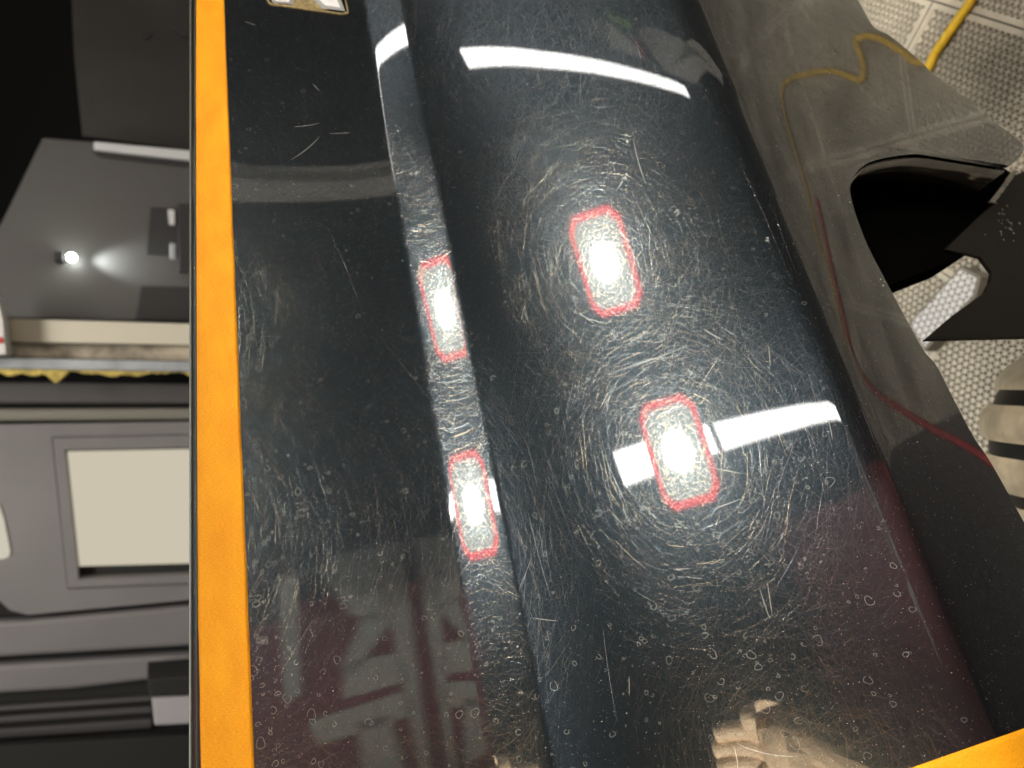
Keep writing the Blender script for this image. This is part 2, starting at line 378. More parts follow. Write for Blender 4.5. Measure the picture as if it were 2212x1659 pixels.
# deep scratches that show from anywhere
def picked(lst, wid, mid=6, K=7):
    for (xa, ya, xb, yb, bend) in lst:
        sa, wa = hit(xa, ya); sb, wb = hit(xb, yb); L = math.hypot(sb-sa, wb-wa)
        ribbons(np.array([(sa+sb)/2]), np.array([(wa+wb)/2]), np.array([math.atan2(wb-wa, sb-sa)]), np.array([L]), np.array([bend/max(L, .002)]),
                np.array([wid]), K, mid, tilt=.5, h0=.00002)
picked([(635, 275, 692, 268, .3), (712, 289, 758, 287, .1), (630, 347, 694, 298, .3), (529, 47, 552, 55, .3), (676, 181, 690, 197, .2),
        (1520, 712, 1560, 735, .2), (1590, 1611, 1722, 1645, .5), (1586, 1612, 1596, 1659, -.4)], .00032)
picked([(1359, 1460, 1359, 1503, 0), (1640, 1270, 1662, 1338, .1), (1658, 1262, 1668, 1330, .05), (1790, 905, 1798, 950, 0), (1660, 745, 1664, 790, 0), (1366, 300, 1392, 400, .2),
        (1310, 810, 1488, 750, .1), (1536, 1010, 1600, 1023, 0), (1455, 1230, 1493, 1228, .1), (1150, 1335, 1205, 1342, .1), (1540, 1100, 1600, 1078, 0)], .00016)
picked([(700, 470, 800, 700, -.15), (800, 700, 960, 900, -.1), (930, 250, 985, 480, .1), (1440, 80, 1540, 420, .05), (1350, 250, 1390, 640, -.1), (1310, 250, 1420, 300, 0),
        (1230, 350, 1330, 420, .4), (1660, 430, 1760, 700, .1), (1640, 600, 1730, 880, .05), (1590, 330, 1720, 620, -.1), (1850, 860, 1990, 1190, .05), (900, 1480, 935, 1655, -.1),
        (910, 1480, 945, 1655, -.1), (1140, 1110, 1190, 1300, .1), (1490, 1500, 1600, 1380, 0), (1300, 1350, 1330, 1560, .1), (560, 320, 566, 540, 0), (1850, 640, 1862, 780, .1)], .00013, 1, 9)
# dust specks
def specks(n, r0, r1, mid, s0=None, w0_=None):
    global base
    if s0 is None: s0, w0_ = rnd(n)
    ok = (s0 < s_bot(w0_)-.001) & (s0 > s_top(w0_)+.001); s0, w0_ = s0[ok], w0_[ok]; n = len(s0)
    if n == 0: return
    r = rng.uniform(0, 1, n)**3*(r1-r0)+r0; a0_ = rng.uniform(0, 6.3, n); e = rng.uniform(.4, 1, n)
    P = []; N0 = None
    for k in range(5):
        g = a0_+k*2*math.pi/5; jr = rng.uniform(.6, 1.1, n)
        x = np.cos(g)*r*jr; y = np.sin(g)*r*e*jr; p, N0 = surf(s0+x, w0_+y, .00001+0*s0); P.append(p)
    c, N0 = surf(s0, w0_, r*.7)
    V = np.stack(P+[c], 1); cc = c[:, None, :]-N0[:, None, :]*(r*.7)[:, None, None]
    NN = V-cc+N0[:, None, :]*.0001; NN /= np.linalg.norm(NN, axis=2)[..., None]; V = V.reshape(-1, 3); NN = NN.reshape(-1, 3)
    g = (np.arange(n)*6+base)[:, None]; k = np.arange(5)[None, :]
    fa = np.stack([g+k, g+(k+1) % 5, g+5+0*k], -1).reshape(-1, 3)
    q_ = fa[0]-base
    if np.cross(V[q_[1]]-V[q_[0]], V[q_[2]]-V[q_[0]])@NN[q_[2]] < 0: fa = fa[:, ::-1]
    verts.append(V); norms.append(NN); faces.append(fa); mi.append(np.full(len(fa), mid)); base += len(V)
specks(52000, .00006, .0002, 4)
specks(260, .0002, .0005, 4)
for (x, y, sp, k) in ((912, 590, 13, 160),):     # crusted stone chip on the crease
    X = rng.normal(x, sp*.42, k); Y = rng.normal(y, sp*.8, k); a_, b_ = hit(X, Y); specks(k, .0003, .0012, 6, a_, b_)
for x, y, k in ((1355, 300, 10), (1350, 385, 12), (1460, 460, 8), (1340, 405, 3), (548, 711, 3), (1838, 436, 3), (1908, 612, 4), (1660, 520, 8), (826, 715, 1), (1120, 1395, 2), (2150, 110, 2), (1915, 60, 2),
                (2143, 640, 1), (1790, 880, 3)):
    X = rng.normal(x, 3, k); Y = rng.normal(y, 6, k); a_, b_ = hit(X, Y); specks(k, .0004, .0009, 6, a_, b_)
# dried water rings, denser toward the near end
def rings(n):
    w = -.06+rng.gamma(2., .06, n); w = np.where(rng.uniform(0, 1, n) < .1, rng.uniform(.2, .5, n), w); s = rng.uniform(sm, np.interp(2120, ps, arc), n)
    left = rng.uniform(0, 1, n) < .35; s = np.where(left, sm+.004+rng.gamma(2, .012, n), s)
    for i in range(n):
        R = .0004+rng.gamma(2., .0003); K = 15; t = np.linspace(0, 2*math.pi*rng.uniform(.75, 1.0), K)+rng.uniform(0, 6)
        rr = R*(1+.16*np.sin(2*t+rng.uniform(0, 6))+.1*np.sin(3*t+rng.uniform(0, 6)))
        x = s[i]+rr*np.cos(t); y = w[i]+rr*np.sin(t)
        yield x, y
def add_rings(n):
    global base
    for x, y in rings(n):
        if not ((x < s_bot(y)-.001).all() and (x > s_top(y)+.001).all()): continue
        K = len(x); tx, ty = np.gradient(x), np.gradient(y); l = np.hypot(tx, ty); nx, ny = -ty/l, tx/l; wd_ = rng.uniform(.00006, .00013)
        P = []; NNs = []
        for k in (-1, 0, 1):
            p, N = surf(x+nx*wd_*k, y+ny*wd_*k, .00002+(wd_*.35 if k == 0 else 0)+0*x); f = np.interp(x, arc, phi)
            B = WD(np.sin(f), -np.cos(f), 0*f)*nx[:, None]+WD(0*f, 0*f, 1+0*f)*ny[:, None]
            P.append(p); NNs.append(N*math.cos(.7*k)+B*math.sin(.7)*k)
        V = np.stack(P, 1).reshape(-1, 3); NN = np.stack(NNs, 1).reshape(-1, 3)
        g = (np.arange(K-1)*3+base)[:, None]+np.arange(2)[None, :]; fa = np.stack([g, g+1, g+4, g+3], -1).reshape(-1, 4)
        q_ = fa[0]-base
        if np.cross(V[q_[1]]-V[q_[0]], V[q_[2]]-V[q_[0]])@NN[q_[1]] < 0: fa = fa[:, ::-1]
        verts.append(V); norms.append(NN); faces.append(fa); mi.append(np.full(len(fa), 5)); base += len(V)
add_rings(640)
def bulk(name, verts, faces, mi, norms, mats):
    V = np.concatenate(verts); NN = np.concatenate(norms); me = bpy.data.meshes.new(name)
    loops = np.concatenate([f.reshape(-1) for f in faces]); cnt = np.concatenate([np.full(len(f), f.shape[1]) for f in faces])
    me.vertices.add(len(V)); me.vertices.foreach_set('co', V.reshape(-1)); me.loops.add(len(loops)); me.polygons.add(len(cnt))
    me.polygons.foreach_set('loop_start', np.concatenate([[0], np.cumsum(cnt)[:-1]]).astype('i')); me.loops.foreach_set('vertex_index', loops.astype('i'))
    for m in mats: me.materials.append(m)
    me.polygons.foreach_set('material_index', np.concatenate(mi).astype('i')); me.polygons.foreach_set('use_smooth', np.ones(len(cnt), bool))
    me.update(calc_edges=True); me.validate()
    me.normals_split_custom_set_from_vertices(NN.tolist())
    o = bpy.data.objects.new(name, me); COL.objects.link(o); return o
shell = bulk('panel_shell', verts, faces, mi, norms, SM); adopt(shell, root)

# opening: return lip, dark liner, lower flange
m_lip = mat('brown_black_plastic', (.02, .017, .014), .12, coat=.6, bump=(30, .0004, I3), cior=1.6)
m_liner = mat('matt_black_liner', (.003, .003, .003), .9, spec=0)
lp = np.array([(1837, 412), (1838, 395), (1848, 376), (1875, 352), (1929, 338), (1996, 333), (2103, 346), (2150, 357), (2175, 362)], float)
ls, lw = hit(*cr2(lp).T); L0, _ = surf(ls, lw, -.0031); L1 = L0+WD(-.034, 0., 0.)
vv = list(map(tuple, L0))+list(map(tuple, L1)); n = len(L0)
o = mesh('inner_lip', vv, [(i, i+1, i+1+n, i+n) for i in range(n-1)], m_lip, None, True); adopt(o, root)
sd = o.modifiers.new('thick', 'SOLIDIFY'); sd.thickness = .002
def qpoly(name, pix, q, m, th, parent, tag_label=None, bev=0):
    P = [W(*on_q(x, y, q)) for x, y in pix]; o = prism(name, P, WD(-th, 0., 0.), m, parent, bev); return o
qpoly('liner', [(1700, 300), (2000, 322), (2150, 352), (2186, 374), (2146, 446), (2039, 541), (2088, 550), (2076, 557), (2039, 571), (1953, 603), (1900, 622), (1750, 640)], -.292, m_liner, .03, root)
m_fl = mat('wet_black_plastic', (.010, .009, .008), .5, spec=.06, coat=.03, cior=1.5, bump=(24, .0006, I3))
fl = qpoly('lower_flange', [(2150, 434), (2190, 378), (2222, 366), (2420, 400), (2420, 722), (2212, 730), (1996, 735), (2060, 680), (2125, 633), (2137, 610), (2141, 588), (2117, 556), (2088, 549), (2039, 539)], -.2895, m_fl, .003, root, bev=.001)
sl = qpoly('edge_trim', [(2190, 366), (2202, 368), (2150, 440), (2136, 436)], -.286, mat('black_trim', (.01, .01, .01), .15, coat=1), .004, root, bev=.0015)
# sheen blister with drops on the flange
bl = []
for k in range(26):
    a_ = rng.normal(2172, 18); b_ = rng.normal(478, 22); P = W(*on_q(a_, b_, -.2889)); r = rng.uniform(.0004, .0011); bl.append((P, r))
vb, fb = [], []
for P, r in bl:
    b0 = len(vb)
    for k in range(6): g = k*math.pi/3; vb.append(P+WD(0., math.cos(g)*r, math.sin(g)*r*1.4))
    vb.append(P+WD(r*.6, 0., 0.)); fb += [(b0+k, b0+(k+1) % 6, b0+6) for k in range(6)]
fl.data.materials.append(mat('clear_drop', (.4, .4, .4), .1)); bm = bmesh.new(); bm.from_mesh(fl.data); nv_ = [bm.verts.new(Vector(p)+wloc(root)) for p in vb]
for t_ in fb:
    ff_ = bm.faces.new([nv_[i] for i in t_]); ff_.material_index = 1
bm.to_mesh(fl.data); bm.free()
# edge seal on the far rim
m_seal = mat('rubber_seal', (.055, .062, .055), .45); wl = np.linspace(-.28, .72, 60)
for off, r in ((.0003, .0010), (.0030, .0006)):
    P, N = surf(s_top(wl)+off, wl, r*.4); tube('rubber_seal', P, r, m_seal, root, 8)

# badge at the top
m_gold = mat('tarnished_gold', (.42, .33, .16), .45, metal=.6, noise=(300, .4, I3)); m_grey = mat('grey_plastic', (.34, .35, .36), .35)
m_white = mat('pearl_white', (.78, .78, .8), .3); m_bk = mat('badge_black', (.012, .012, .012), .2)
def decal(name, pix, h, th, m, parent):
    pix = np.array(pix, float); s, w = hit(*pix.T); P, N = surf(s, w, h); return prism(name, P, Vector(-N[0])*th, m, parent)
bx = lambda l: [(540+.2441*x, .2441*y) for x, y in l]
badge = decal('badge', bx([(150, -330), (148, 0), (170, 40), (195, 52), (400, 78), (820, 138), (868, 128), (874, 110), (850, 0), (770, -330)]), .0010, .0009, m_gold, root)
badge['label'] = 'badge cut by the top of the picture, white letter legs in grey outline'
decal('badge_face', bx([(160, -325), (158, 0), (180, 32), (398, 62), (815, 125), (858, 112), (838, 0), (760, -325)]), .0012, .0003, m_bk, badge)
decal('letter_outline', bx([(175, -320), (186, 0), (204, 36), (384, 56), (388, 30), (352, -320)]), .0017, .0006, m_grey, badge)
decal('letter_outline', bx([(380, -300), (545, 0), (640, 88), (842, 112), (800, 0), (700, -300)]), .0017, .0006, m_grey, badge)
decal('letter', bx([(200, -315), (211, 0), (222, 24), (352, 38), (346, -10), (322, -315)]), .0021, .0005, m_white, badge)
decal('letter', bx([(430, -295), (600, 0), (668, 66), (800, 86), (765, 0), (665, -295)]), .0021, .0005, m_white, badge)

# masking tape
def tape_mat():
    m = mat('orange_crepe_paper', (.92, .37, .008), .62, spec=.3); nt = m.node_tree; N = nt.nodes.new; L = nt.links.new; b = nt.nodes['Principled BSDF']
    uv = N('ShaderNodeUVMap'); mp = N('ShaderNodeMapping'); mp.inputs['Scale'].default_value = (700, 2600, 1); L(uv.outputs[0], mp.inputs[0])
    n1 = N('ShaderNodeTexNoise'); n1.inputs['Scale'].default_value = 1.; n1.inputs['Detail'].default_value = 4; L(mp.outputs[0], n1.inputs['Vector'])
    mp2 = N('ShaderNodeMapping'); mp2.inputs['Scale'].default_value = (60, 30, 1); L(uv.outputs[0], mp2.inputs[0])
    n2 = N('ShaderNodeTexNoise'); n2.inputs['Scale'].default_value = 1.; n2.inputs['Detail'].default_value = 3; L(mp2.outputs[0], n2.inputs['Vector'])
    ad = N('ShaderNodeMath'); ad.operation = 'MULTIPLY_ADD'; ad.inputs[1].default_value = .5; L(n2.outputs['Fac'], ad.inputs[0]); L(n1.outputs['Fac'], ad.inputs[2])
    cr = N('ShaderNodeValToRGB'); cr.color_ramp.elements[0].position = .45; cr.color_ramp.elements[0].color = (.76, .25, .003, 1)
    cr.color_ramp.elements[1].position = .95; cr.color_ramp.elements[1].color = (1.0, .46, .010, 1); L(ad.outputs[0], cr.inputs[0]); L(cr.outputs[0], b.inputs['Base Color'])
    bp = N('ShaderNodeBump'); bp.inputs['Distance'].default_value = .0002; L(n1.outputs['Fac'], bp.inputs['Height']); L(bp.outputs[0], b.inputs['Normal']); return m
m_tape = tape_mat()
def strip(name, sa, sb, wv, nk, h=.00025, par=None, wob=0):
    """a ribbon of tape hugging the panel between s=sa(w) and s=sb(w)"""
    nv = len(wv); V = []; N2 = []; uv = []
    for k in range(nk+1):
        s = sa+(sb-sa)*k/nk; P, N = surf(s, wv, h); V.append(P); N2.append(N); uv.append(np.stack([s, wv], -1))
    V = np.array(V); N2 = np.array(N2); uv = np.array(uv).reshape(-1, 2); idx = np.arange((nk+1)*nv).reshape(nk+1, nv)
    f = np.stack([idx[:-1, :-1], idx[:-1, 1:], idx[1:, 1:], idx[1:, :-1]], -1).reshape(-1, 4)
    q_ = f[0]; VV = V.reshape(-1, 3)
    if np.cross(VV[q_[1]]-VV[q_[0]], VV[q_[2]]-VV[q_[0]])@N2.reshape(-1, 3)[q_[0]] < 0: f = f[:, ::-1]
    o = mesh(name, VV, f, m_tape, None, True); ul = o.data.uv_layers.new(name='UVMap')
    vi = np.zeros(len(o.data.loops), 'i'); o.data.loops.foreach_get('vertex_index', vi); ul.data.foreach_set('uv', uv[vi].reshape(-1))
    sdf = o.modifiers.new('thick', 'SOLIDIFY'); sdf.thickness = .0002; sdf.offset = -1; return o
wv = np.linspace(-.27, .72, 300)
l0, lw0 = hit(*np.array([(435, 1659), (423, 1100), (421, 700), (424, 0)], float).T); r0, rw0 = hit(*np.array([(549, 1659), (523, 950), (484, 0)], float).T)
def lin(w, W_, Sv): o = np.argsort(W_); c = np.polyfit(W_[o], Sv[o], 1 if len(W_) < 4 else 2); return np.polyval(c, w)
ta_, tb_ = np.interp(wv, lw0[np.argsort(lw0)], l0[np.argsort(lw0)]), lin(wv, rw0, r0)
ta_ = np.maximum(ta_, s_top(wv)+.0012)
wob = np.interp(wv, np.linspace(-.3, .75, 90), rng.normal(0, .00012, 90))
t1 = strip('masking_tape', ta_+wob, tb_+wob*.7, wv, 14)
tag(t1, 'long strip of orange masking tape down the left edge of the black panel', 'masking tape', 'strips of orange masking tape')
# second strip, across the near end of the lower face
ex_, ey_ = np.linspace(900, 2420, 160), None; ey_ = 1573+(2212-ex_)*(86/245.); es, ew = hit(ex_, ey_)
def cross_strip():
    nk = 10; V = []; N2 = []; uv = []
    for k in range(nk+1):
        w = ew-.028*k/nk; P, N = surf(es, w, .00025); V.append(P); N2.append(N); uv.append(np.stack([w, es], -1))
    V = np.array(V).reshape(-1, 3); N2 = np.array(N2).reshape(-1, 3); uv = np.array(uv).reshape(-1, 2); nv = len(es); idx = np.arange((nk+1)*nv).reshape(nk+1, nv)
    f = np.stack([idx[:-1, :-1], idx[:-1, 1:], idx[1:, 1:], idx[1:, :-1]], -1).reshape(-1, 4); q_ = f[0]
    if np.cross(V[q_[1]]-V[q_[0]], V[q_[2]]-V[q_[0]])@N2[q_[0]] < 0: f = f[:, ::-1]
    o = mesh('masking_tape', V, f, m_tape, None, True); ul = o.data.uv_layers.new(name='UVMap')
    vi = np.zeros(len(o.data.loops), 'i'); o.data.loops.foreach_get('vertex_index', vi); ul.data.foreach_set('uv', uv[vi].reshape(-1))
    sdf = o.modifiers.new('thick', 'SOLIDIFY'); sdf.thickness = .0002; sdf.offset = -1; return o
t2 = cross_strip(); tag(t2, 'short end of orange masking tape in the bottom right corner of the picture', 'masking tape', 'strips of orange masking tape')

# ------------------------------------------------------------------ things on the floor
m_yel = mat('yellow_rubber', (.80, .50, .02), .45)
fq = lambda q, w, z=.007: Vector((q*dy+w*dx, -q*dx+w*dy, z))
direct = [on_floor(2110, -60, .012), on_floor(2097, 0, .011), on_floor(2072, 38, .008), on_floor(2040, 85, .01), on_floor(2018, 118, .007), on_floor(2003, 150, .007)]
refl = [(-.05, .73), (-.03, .77), (0, .83), (.04, .86), (.05, .83), (.065, .80), (.13, .87), (.24, .955), (.37, 1.01), (.45, .97), (.52, .86), (.62, .79), (.67, .70), (.80, .62), (1.0, .6)]
cab = tube('extension_cable', smooth_path(direct+[on_floor(1950, 240, .007), on_floor(1850, 330, .007), on_floor(1500, 420, .007)]), .0062, m_yel, None, 12)
tag(cab, 'yellow cable lying on the floor tiles beyond the panel edge', 'cable')
cb2 = tube('extension_cable', smooth_path([fq(-.3, .60), fq(-.15, .68)]+[fq(a, b)+Vector((random.uniform(-.004, .004), random.uniform(-.004, .004), 0)) for a, b in refl]), .0055, m_yel, None, 12)
tag(cb2, 'thin yellow cable winding over the floor, mirrored in the lower face of the panel', 'cable')
m_redh = mat('red_rubber', (.55, .03, .035), .4)
rh = tube('red_hose', smooth_path([fq(.48, .80, .01), fq(.55, .745, .01), fq(.70, .62, .01), fq(.79, .54, .01), fq(.71, .44, .01), fq(.44, .30, .01), fq(.24, .21, .01), fq(.1, .12, .01)]), .009, m_redh, None, 12)
tag(rh, 'red hose on the floor mirrored in the lower face of the panel', 'hose')
# loose grating piece
zt = .030; gp = [on_floor(*p, zt) for p in ((1960, 700), (2066, 584), (2078, 575), (2118, 598), (2108, 640), (1996, 760))]
gr = prism('grating_strip', gp, (0, 0, -.026), m_tile, None, .002)
bm = bmesh.new(); bm.from_mesh(tm); rot_ = Matrix.Rotation(math.radians(38), 3, 'Z'); cen = sum(gp, Vector())/len(gp)
for v_ in bm.verts: v_.co = rot_@v_.co+Vector((cen.x+.05, cen.y+.02, zt+.0012))
for k_ in range(len(gp)):
    a_, b_ = gp[k_], gp[(k_+1) % len(gp)]; e_ = (b_-a_); nrm = Vector((e_.y, -e_.x, 0)).normalized()
    if nrm.dot(cen-a_) > 0: nrm = -nrm
    bmesh.ops.bisect_plane(bm, geom=bm.verts[:]+bm.edges[:]+bm.faces[:], plane_co=a_-nrm*.004, plane_no=nrm, clear_outer=True)
lm = bpy.data.meshes.new('lattice'); bm.to_mesh(lm); bm.free(); lo = bpy.data.objects.new('lattice', lm); COL.objects.link(lo); lo.parent = gr
gr.data.materials[0] = mat('dark_plastic_core', (.20, .18, .15), .6)
mat_f = mat('black_ribbed_rubber', (.06, .056, .054), .55); fm = empty('darkening_mat', tuple(W(.9, -1., -.1))); tag(fm, 'black ribbed mat added to darken the reflection in the lower part of the panel', 'floor mat')  # mat added to darken what the lower face mirrors
for k_ in range(46):
    w_ = -.78+k_*.0245; box('rib' if k_ else 'base', W(1.02, .0065-1, w_) if k_ else W(1.02, .003-1, -.22), (WD(1., 0., .12), (0, 0, 1), WD(-.12, 0., 1.)), (.86, .0035 if k_ else .002, .008 if k_ else .58), mat_f, fm)
tag(gr, 'pale beige grating strip seen between the opening and the black flange', 'floor grating')
# ribbed tyre standing beside
m_rub = mat('cream_rubber', (.52, .44, .31), .42, noise=(60, .2, I3)); m_slot = mat('black_rubber', (.008, .008, .008), .5)
def tyre():
    r0 = .15; a = on_floor(2112, 945, .15); xc = a.x; v = C2W(ray(2112, 945)); L = math.hypot(v[1], v[2]); dyy, dz = v[1]/L, v[2]/L
    nx, nz = dz, -dyy
    if nx > 0: nx, nz = -nx, -nz
    s = (r0-CH-r0*nz)/dz; yc = s*dyy+r0*nx; zc = r0; k = s/L; xc = (v[0])*k
    t = empty('tyre', (xc, yc, 0)); tag(t, 'cream ribbed tyre with deep black grooves at the right edge', 'tyre')
    hw = .1; nrib = 4; pitch = 2*hw/nrib; seg = 72
    def lathe(name, prof, m):
        vv, ff = [], []
        for x, r in prof:
            for j in range(seg): g = 2*math.pi*j/seg; vv.append((xc+x, yc+math.cos(g)*r, zc+math.sin(g)*r))
        for i in range(len(prof)-1):
            for j in range(seg): ff.append((i*seg+j, i*seg+(j+1) % seg, (i+1)*seg+(j+1) % seg, (i+1)*seg+j))
        o = mesh(name, vv, ff, m, None, True); adopt(o, t); return o
    R = lambda x: r0-.055*(abs(x)/hw)**2.6
    for i in range(nrib):
        x0 = -hw+i*pitch; x1 = x0+pitch*.7; p = []
        p.append((x0, R(x0)-.03)); p.append((x0, R(x0)-.006))
        for k in range(7):
            x = x0+(x1-x0)*k/6; e = min(k, 6-k)/6*2; p.append((x, R(x)-.006*(1-min(1, e*1.3))**2))
        p.append((x1, R(x1)-.006)); p.append((x1, R(x1)-.03)); lathe('tread_rib', p, m_rub)
    lathe('carcass', [(-hw-.004, .06)]+[(x, R(x)-.009) for x in np.linspace(-hw, hw, 15)]+[(hw+.004, .06)], m_slot)
tyre()

# ------------------------------------------------------------------ the far side of the workshop, beyond the taped edge
def wp(pts, d): return [on_wall(x, y, d) for x, y in pts]
def slab(name, pts, d, th, m, parent=None, bev=0, label=None, cat=None, group=None):
    o = prism(name, wp(pts, d), (0, th, 0), m, parent, bev)
    if label: tag(o, label, cat, group)
    return o
m_part = mat('dark_brown_board', (.030, .026, .023), .6, noise=(4, .3, I3))
m_cup = mat('charcoal_laminate', (.075, .072, .068), .42)
m_cupd = mat('black_recess', (.02, .019, .018), .6); m_al = mat('white_metal', (.62, .62, .62), .3)
pt = slab('partition_board', [(152, -60), (760, -60), (760, 372), (178, 293), (160, 120)], 2.75, .03, m_part, None, .004, 'dark brown board standing above the charcoal cupboard at top left', 'board')
slab('knot', [(310, 68), (322, 66), (328, 76), (318, 86), (308, 80)], 2.745, .006, m_cupd, pt); slab('corner_plate', [(372, 60), (380, 0), (760, 0), (760, 90), (400, 80)], 2.735, .01, m_part, pt, .003)
cup = slab('cupboard', [(92, 297), (760, 352), (760, 705), (17, 686), (-60, 640), (-60, 610)], 2.45, .25, m_cup, None, .004, 'charcoal cupboard front with a small lit lamp at left', 'cupboard')
slab('rail', [(203, 305), (760, 358), (760, 385), (203, 323)], 2.425, .022, m_al, cup, .004); slab('rail_shadow_gap', [(200, 326), (760, 388), (760, 400), (215, 338)], 2.44, .008, m_cupd, cup)
slab('hatch', [(325, 448), (400, 452), (395, 552), (316, 548)], 2.435, .013, m_cupd, cup, .002); slab('catch', [(363, 452), (378, 453), (378, 486), (366, 484)], 2.42, .012, m_al, cup, .002)
slab('catch', [(367, 525), (380, 526), (380, 560), (368, 558)], 2.42, .012, m_grey, cup, .002)
slab('door_post', [(384, 440), (760, 440), (760, 590), (386, 588)], 2.40, .02, m_cupd, cup, .003); slab('drawer', [(304, 618), (760, 630), (760, 700), (292, 692)], 2.42, .02, m_cupd, cup, .003)
# lit downlight fixed to the cupboard
lpz = on_wall(155, 556, 2.40)
dl = empty('spot_lamp', lpz); tag(dl, 'tiny glaring lamp washing light over the charcoal cupboard', 'lamp')
def ball(name, c, r, m, parent, sc=(1, 1, 1)):
    bm = bmesh.new(); bmesh.ops.create_uvsphere(bm, u_segments=20, v_segments=12, radius=r); bmesh.ops.scale(bm, vec=sc, verts=bm.verts)
    me = bpy.data.meshes.new(name); bm.to_mesh(me); bm.free(); me.materials.append(m); me.polygons.foreach_set('use_smooth', [True]*len(me.polygons))
    o = bpy.data.objects.new(name, me); COL.objects.link(o); o.parent = parent; o.location = Vector(c)-parent.location; return o
ball('bulb', lpz, .0115, emis('bulb_glow', (.93, 1, .93), 60), dl)
prism('socket', [lpz+Vector((x, y, .02)) for x, y in ((-.012, -.012), (.012, -.012), (.012, .048), (-.012, .048))], (0, 0, .02), m_cupd, dl)
sp = bpy.data.lights.new('spot_beam', 'SPOT'); sp.energy = 5; sp.spot_size = math.radians(62); sp.spot_blend = 1; sp.shadow_soft_size = .01; sp.color = (.9, .97, 1)
spo = bpy.data.objects.new('spot_beam', sp); COL.objects.link(spo); spo.parent = dl; spo.location = (0, .012, -.014); spo.rotation_euler = Vector((0.02, .30, -1)).to_track_quat('-Z', 'Y').to_euler()

m_cream = mat('cream_board', (.62, .57, .46), .6); m_mott = mat('stained_board', (.36, .31, .24), .7, noise=(16, .75, (1, 1, 1)))
slab('shelf_board', [(17, 688), (760, 709), (760, 752), (22, 738)], 2.30, .06, m_cream, None, .003, 'cream board under the charcoal cupboard', 'board')
slab('wooden_sill', [(20, 740), (760, 755), (760, 788), (12, 772)], 2.36, .06, m_mott, None, .003, 'stained wooden sill between the cream board and the metal strip', 'sill')
slab('metal_profile', [(-200, 768), (760, 788), (760, 808), (-200, 794)], 2.31, .06, mat('brushed_metal', (.40, .43, .46), .4, metal=.3, noise=(20, .2, I3)), None, .004, 'grey metal strip with yellow foam below it', 'metal strip')
ft = [(x, 796+5*math.sin(x*.07)+random.uniform(-1, 1)) for x in range(-200, 761, 16)]
fb_ = []
for x in range(760, -201, -10):
    y = 806+.006*x+4*math.sin(x*.031)+3*math.sin(x*.11)+random.uniform(-2, 2)
    if 95 < x < 145: y += 20*math.sin((x-95)/50*math.pi)
    if 310 < x < 350: y += 5
    fb_.append((x, y))
fo = slab('foam_bead', [(x, y-6) for x, y in ft]+fb_, 2.325, .045, mat('yellow_foam', (.62, .47, .13), .9, noise=(60, .35, I3), bump=(90, .006, I3)), None, .002, 'ragged bead of yellow expanding foam under the metal strip', 'foam')
slab('white_canister', [(-80, 636), (-4, 640), (8, 690), (15, 765), (-80, 772)], 2.2, .08, mat('white_card', (.68, .66, .63), .5), None, .004, 'white box cut by the left edge beside the cream board', 'box')
slab('red_print', [(-6, 728), (6, 729), (7, 741), (-6, 742)], 2.197, .002, m_red, bpy.data.objects['white_canister'])

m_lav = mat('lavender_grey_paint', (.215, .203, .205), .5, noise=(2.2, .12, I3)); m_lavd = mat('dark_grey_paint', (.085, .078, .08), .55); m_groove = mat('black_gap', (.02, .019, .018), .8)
gd = empty('garage_door', on_wall(200, 1200, 2.5)); gd.location.z = 0; tag(gd, 'grey ribbed garage door with a pale window, beyond the orange tape', 'garage door')
slab('backing', [(-260, 830), (820, 836), (820, 1900), (-260, 1900)], 2.56, .04, m_groove, gd)
slab('rib', [(-260, 822), (820, 832), (820, 873), (-260, 872)], 2.50, .05, m_lavd, gd, .008)
slab('rib', [(-260, 884), (820, 880), (820, 903), (-260, 913)], 2.47, .05, mat('olive_grey_paint', (.22, .21, .175), .55), gd, .012)
# leaf with a hole for the window
def ring(name, outer, inner, d, th, m, parent, bev=0):
    n = len(outer); o_ = wp(outer, d); i_ = wp(inner, d); vv = [*o_, *i_]; vv += [p+Vector((0, th, 0)) for p in vv]; f = []
    for k in range(n):
        j = (k+1) % n; f += [(k, j, n+j, n+k), (2*n+k, 3*n+k, 3*n+j, 2*n+j), (k, 2*n+k, 2*n+j, j), (n+k, n+j, 3*n+j, 3*n+k)]
    o = mesh(name, vv, f, m); adopt(o, parent)
    bm = bmesh.new(); bm.from_mesh(o.data); bmesh.ops.recalc_face_normals(bm, faces=bm.faces); bm.to_mesh(o.data); bm.free()
    if bev: bevel(o, bev)
    return o
IN = [(140, 972), (820, 958), (820, 1225), (170, 1252)]
ring('leaf', [(-260, 917), (820, 905), (820, 1258), (30, 1330)][:0] or [(2, 917), (820, 905), (820, 1258), (60, 1328)], [(112, 944), (820.5, 930), (820.5, 1246), (146, 1272)], 2.47, .04, m_lav, gd, .01)
slab('leaf', [(-260, 917), (2, 917), (60, 1328), (22, 1318), (2, 1300), (-12, 1288), (-260, 1300)], 2.4705, .04, m_lav, gd)
wf = ring('window_frame', [(114, 946), (819, 932), (819, 1244), (147, 1270)], IN, 2.455, .05, m_lav, gd, .006)
slab('window_pane', [(146, 976), (819, 963), (819, 1206), (172, 1223)], 2.52, .02, emis('daylit_frosted_glass', (1, .91, .71), .60), wf, .0)
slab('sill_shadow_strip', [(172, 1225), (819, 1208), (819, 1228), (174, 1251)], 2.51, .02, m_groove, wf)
slab('window_pane', [(-260, 1080), (-4, 1085), (8, 1120), (22, 1190), (20, 1203), (8, 1208), (-260, 1215)], 2.462, .006, emis('daylit_glass', (1, .93, .76), .6), gd, .002)
slab('rib', [(-260, 1350), (60, 1340), (820, 1272), (820, 1372), (-260, 1436)], 2.49, .05, m_lav, gd, .014)
